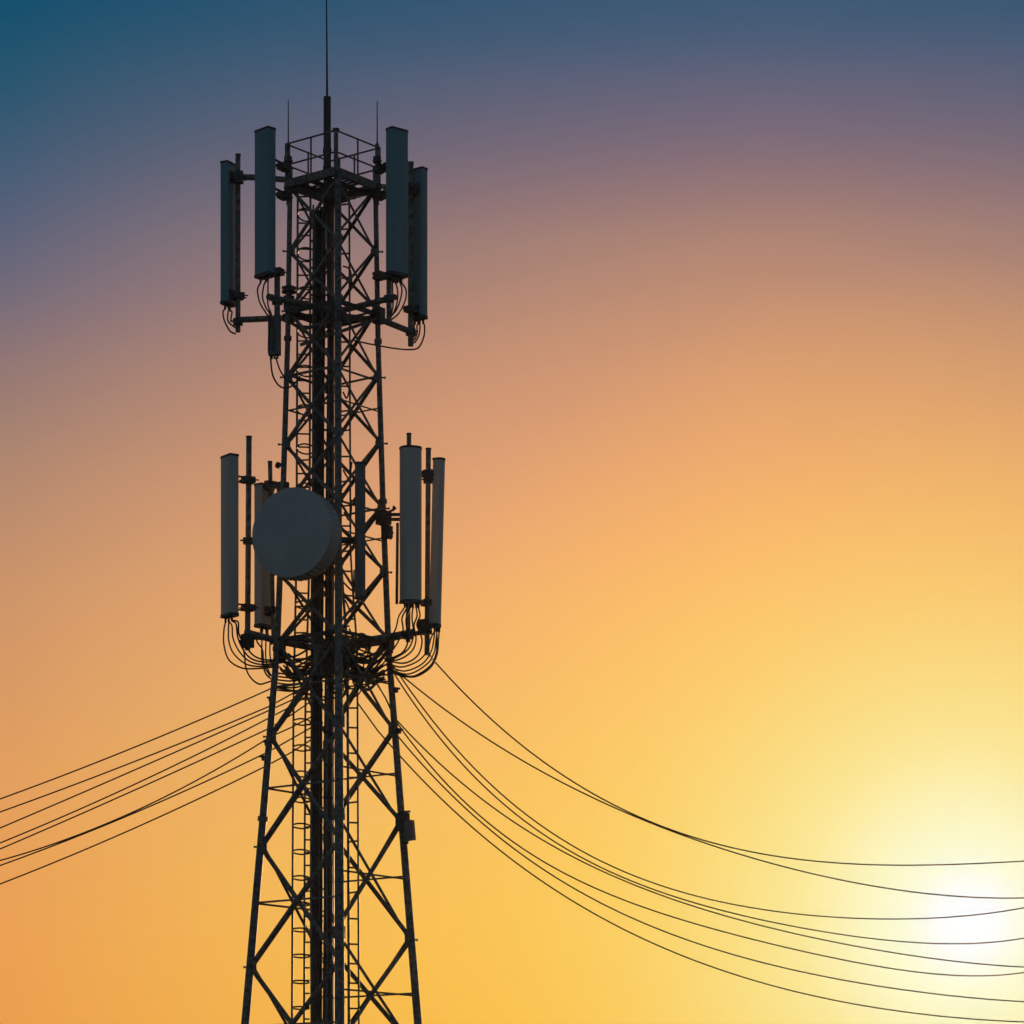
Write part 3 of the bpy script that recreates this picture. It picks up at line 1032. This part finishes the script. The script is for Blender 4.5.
# slack tangle around the middle of the lower frame
LT = 'black slack cable in the tangle inside the tower at the lower antenna frame'
GT = 'tangled cables at the lower frame'
ru = random.uniform
for i in range(30):                      # bows from the bundle to the right leg
    xa, ya = ru(338, 352), ru(640, 676)
    xb, yb = ru(378, 389), ru(648, 680)
    sag = ru(4, 20)
    da, db = ru(-.3, .3), ru(-.2, .2)
    jumper([P(xa, ya, da), P(xa * .7 + xb * .3, ya * .7 + yb * .3 + sag * .8, (da + db) / 2), P(xa * .35 + xb * .65, ya * .35 + yb * .65 + sag, (da + db) / 2), P(xb, yb, db)],
           LT, GT, ru(.013, .018))
for i in range(18):                      # bows from the left leg to the bundle
    xa, ya = ru(279, 288), ru(650, 672)
    xb, yb = ru(310, 322), ru(642, 680)
    sag = ru(3, 16)
    da, db = ru(-.2, .2), ru(-.3, .3)
    jumper([P(xa, ya, da), P(xa * .7 + xb * .3, ya * .7 + yb * .3 + sag, (da + db) / 2), P(xa * .35 + xb * .65, ya * .35 + yb * .65 + sag * .8, (da + db) / 2), P(xb, yb, db)],
           LT, GT, ru(.013, .018))
for i in range(42):                      # coils tied round the middle
    cx, cy = ru(322, 362), ru(640, 688)
    rx, ry = ru(4, 10), ru(6, 15)
    d0, a0, a1 = ru(-.75, .2), ru(0, 360), ru(200, 340)
    jumper([P(cx + rx * math.cos(R(a0 + a1 * q / 9)) + q * 0.25, cy + ry * math.sin(R(a0 + a1 * q / 9)), d0 + 0.12 * math.sin(R(a0 + a1 * q / 9 + 40))) for q in range(10)],
           LT, GT, ru(.013, .019))
# cables that leave the bundle in neat parallel bows behind the left leg
for i in range(6):
    y = 673 + i * 3.4
    jumper([P(277, y, .1), P(290, y + 1.2, .3), P(302, y - 0.4, .3), P(312, y - 4, .15)],
           '%s of six parallel black cables from the top between left leg and bundle' % ORD[i], GJ)
# bows in the upper body of the tower
for i, (x0, y0_, x1, y1_, mx, my) in enumerate([(343, 392, 350, 385, 347, 398), (343, 470, 352, 462, 349, 478), (344, 512, 352, 500, 350, 520), (343, 266, 352, 286, 350, 270),
                                                (343, 582, 354, 570, 353, 590), (345, 600, 354, 590, 352, 612), (303, 632, 311, 650, 304, 645), (300, 690, 313, 678, 306, 694)]):
    jumper([P(x0, y0_, -.1), P(mx, my, -.1), P(x1, y1_, 0)], 'short loose black cable bow poking out beside the middle of the tower', 'loose cable bows')

# ------------------------------------------------------------------ overhead cables
GWL = 'overhead cables running off to the left'
GWR = 'overhead cables running off to the right'


def wire(pts, deg, inner, depth, label, group, xs_out):
    xs = np.array([p[0] for p in pts], float)
    ys = np.array([p[1] for p in pts], float)
    c = np.polyfit((xs - 500) / 500, ys, deg)
    fy = lambda x: float(np.polyval(c, (x - 500) / 500))
    lo, hi = xs.min(), xs.max()
    out = []
    if xs_out < lo:          # runs off to the left
        s = (fy(lo + 20) - fy(lo)) / 20
        for x in np.linspace(xs_out, lo - 20, 16):
            out.append(P(x, fy(lo) + s * 0.75 * (x - lo), depth(x)))
        for x in np.linspace(lo, hi, 36):
            out.append(P(x, fy(x), depth(x)))
        out += [P(*q) for q in inner]
    else:
        out += [P(*q) for q in inner]
        for x in np.linspace(lo, hi, 60):
            out.append(P(x, fy(x), depth(x)))
        s = (fy(hi) - fy(hi - 20)) / 20
        for x in np.linspace(hi + 20, xs_out, 16):
            t = x - hi
            out.append(P(x, fy(hi) + s * t - 0.00012 * t * t, depth(x)))
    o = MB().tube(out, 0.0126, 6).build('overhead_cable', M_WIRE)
    tag(o, label, 'cable', group)


LW = [((799, 742.5, 689), [(278, 686, .1), (296, 684, .2)]), ((812, 757, 706), [(290, 695, .1), (312, 682, .1)]),
      ((828, 765, 710), [(292, 700, .1), (314, 686, .1)]), ((843, 779, 717.5), [(292, 706, .1), (315, 690, .1)]),
      ((849, 785, 728), [(291, 715, .1), (313, 700, .1)]), ((860.5, 806, 737), [(290, 728, .1), (313, 716, .1)]),
      ((865.5, 808, 751), [(291, 739, .1), (314, 726, .1)]), ((884, 823, 764), [(292, 752, .1), (314, 738, .1)])]
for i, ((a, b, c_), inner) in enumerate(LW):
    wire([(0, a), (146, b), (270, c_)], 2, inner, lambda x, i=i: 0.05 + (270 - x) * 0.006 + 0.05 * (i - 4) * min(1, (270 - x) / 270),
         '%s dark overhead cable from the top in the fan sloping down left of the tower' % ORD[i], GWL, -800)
RW = [
    ([(433, 660), (483, 711), (549, 766), (632, 814), (680, 833), (747, 850.5), (848, 863.5), (915, 865.5), (1024, 861)], [(430, 655, -.1)]),
    ([(406, 679), (483, 736), (549, 776), (639, 818), (690, 837), (781, 867), (882, 887), (1024, 898)], [(385, 664, .1), (396, 672, .05)]),
    ([(401, 677), (450, 742), (496, 790), (549, 830), (610, 866), (680, 891), (747, 907), (848, 918.5), (882, 919), (950, 916.5), (1024, 908)], [(385, 655, .1), (394, 667, .05)]),
    ([(397, 677), (445, 746), (487, 790), (549, 837), (612, 872), (680, 897.5), (764, 922), (848, 936), (965, 942), (1024, 939)], [(380, 652, .1), (390, 666, .05)]),
    ([(396, 717), (420, 748), (470, 790), (549, 841.5), (610, 876), (680, 901), (764, 927), (848, 945), (960, 961), (1024, 967.5)], [(375, 680, .1), (386, 699, .05)]),
    ([(396, 717), (421, 755), (446.6, 789), (470, 812), (549, 857), (620, 896), (680, 922), (764, 945), (848, 961), (950, 972), (1024, 974)], [(372, 676, .1), (385, 697, .05)]),
    ([(398, 735), (443.7, 789), (480, 823), (549, 870), (620, 912), (680, 939), (764, 963), (848, 981), (950, 995), (1024, 1002)], [(362, 690, .1), (380, 713, .05)]),
    ([(398, 754), (433.5, 790), (480, 836), (549, 885), (620, 927), (680, 955), (764, 984), (848, 1002.5), (950, 1017), (1024, 1022)], [(357, 702, .1), (378, 731, .05)])]
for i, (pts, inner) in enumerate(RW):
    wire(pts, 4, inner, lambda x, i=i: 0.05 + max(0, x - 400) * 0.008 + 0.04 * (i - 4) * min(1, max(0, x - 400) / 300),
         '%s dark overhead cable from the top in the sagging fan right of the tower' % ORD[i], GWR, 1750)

# ------------------------------------------------------------------ the thin glare haze added to veil tower and wires as lens glare would
hm = bpy.data.materials.new('glare haze')
hm.use_nodes = True
ht = hm.node_tree
ht.nodes.clear()
hv = ht.nodes.new('ShaderNodeVolumePrincipled')
hv.inputs['Color'].default_value = (*HAZE_COL, 1)
hv.inputs['Density'].default_value = HAZE_D
hv.inputs['Anisotropy'].default_value = HAZE_G
ho = ht.nodes.new('ShaderNodeOutputMaterial')
ht.links.new(hv.outputs[0], ho.inputs['Volume'])
Z_LOW, Z_HIGH = -1.4, HAZE_TOP
hz = MB().box((0, Y0, (Z_LOW + Z_HIGH) / 2), ((1, 0, 0), (0, 1, 0), (0, 0, 1)), (12400, 12400, Z_HIGH - Z_LOW)).build('haze', hm, None, (0, Y0, 0))
tag(hz, kind='stuff')
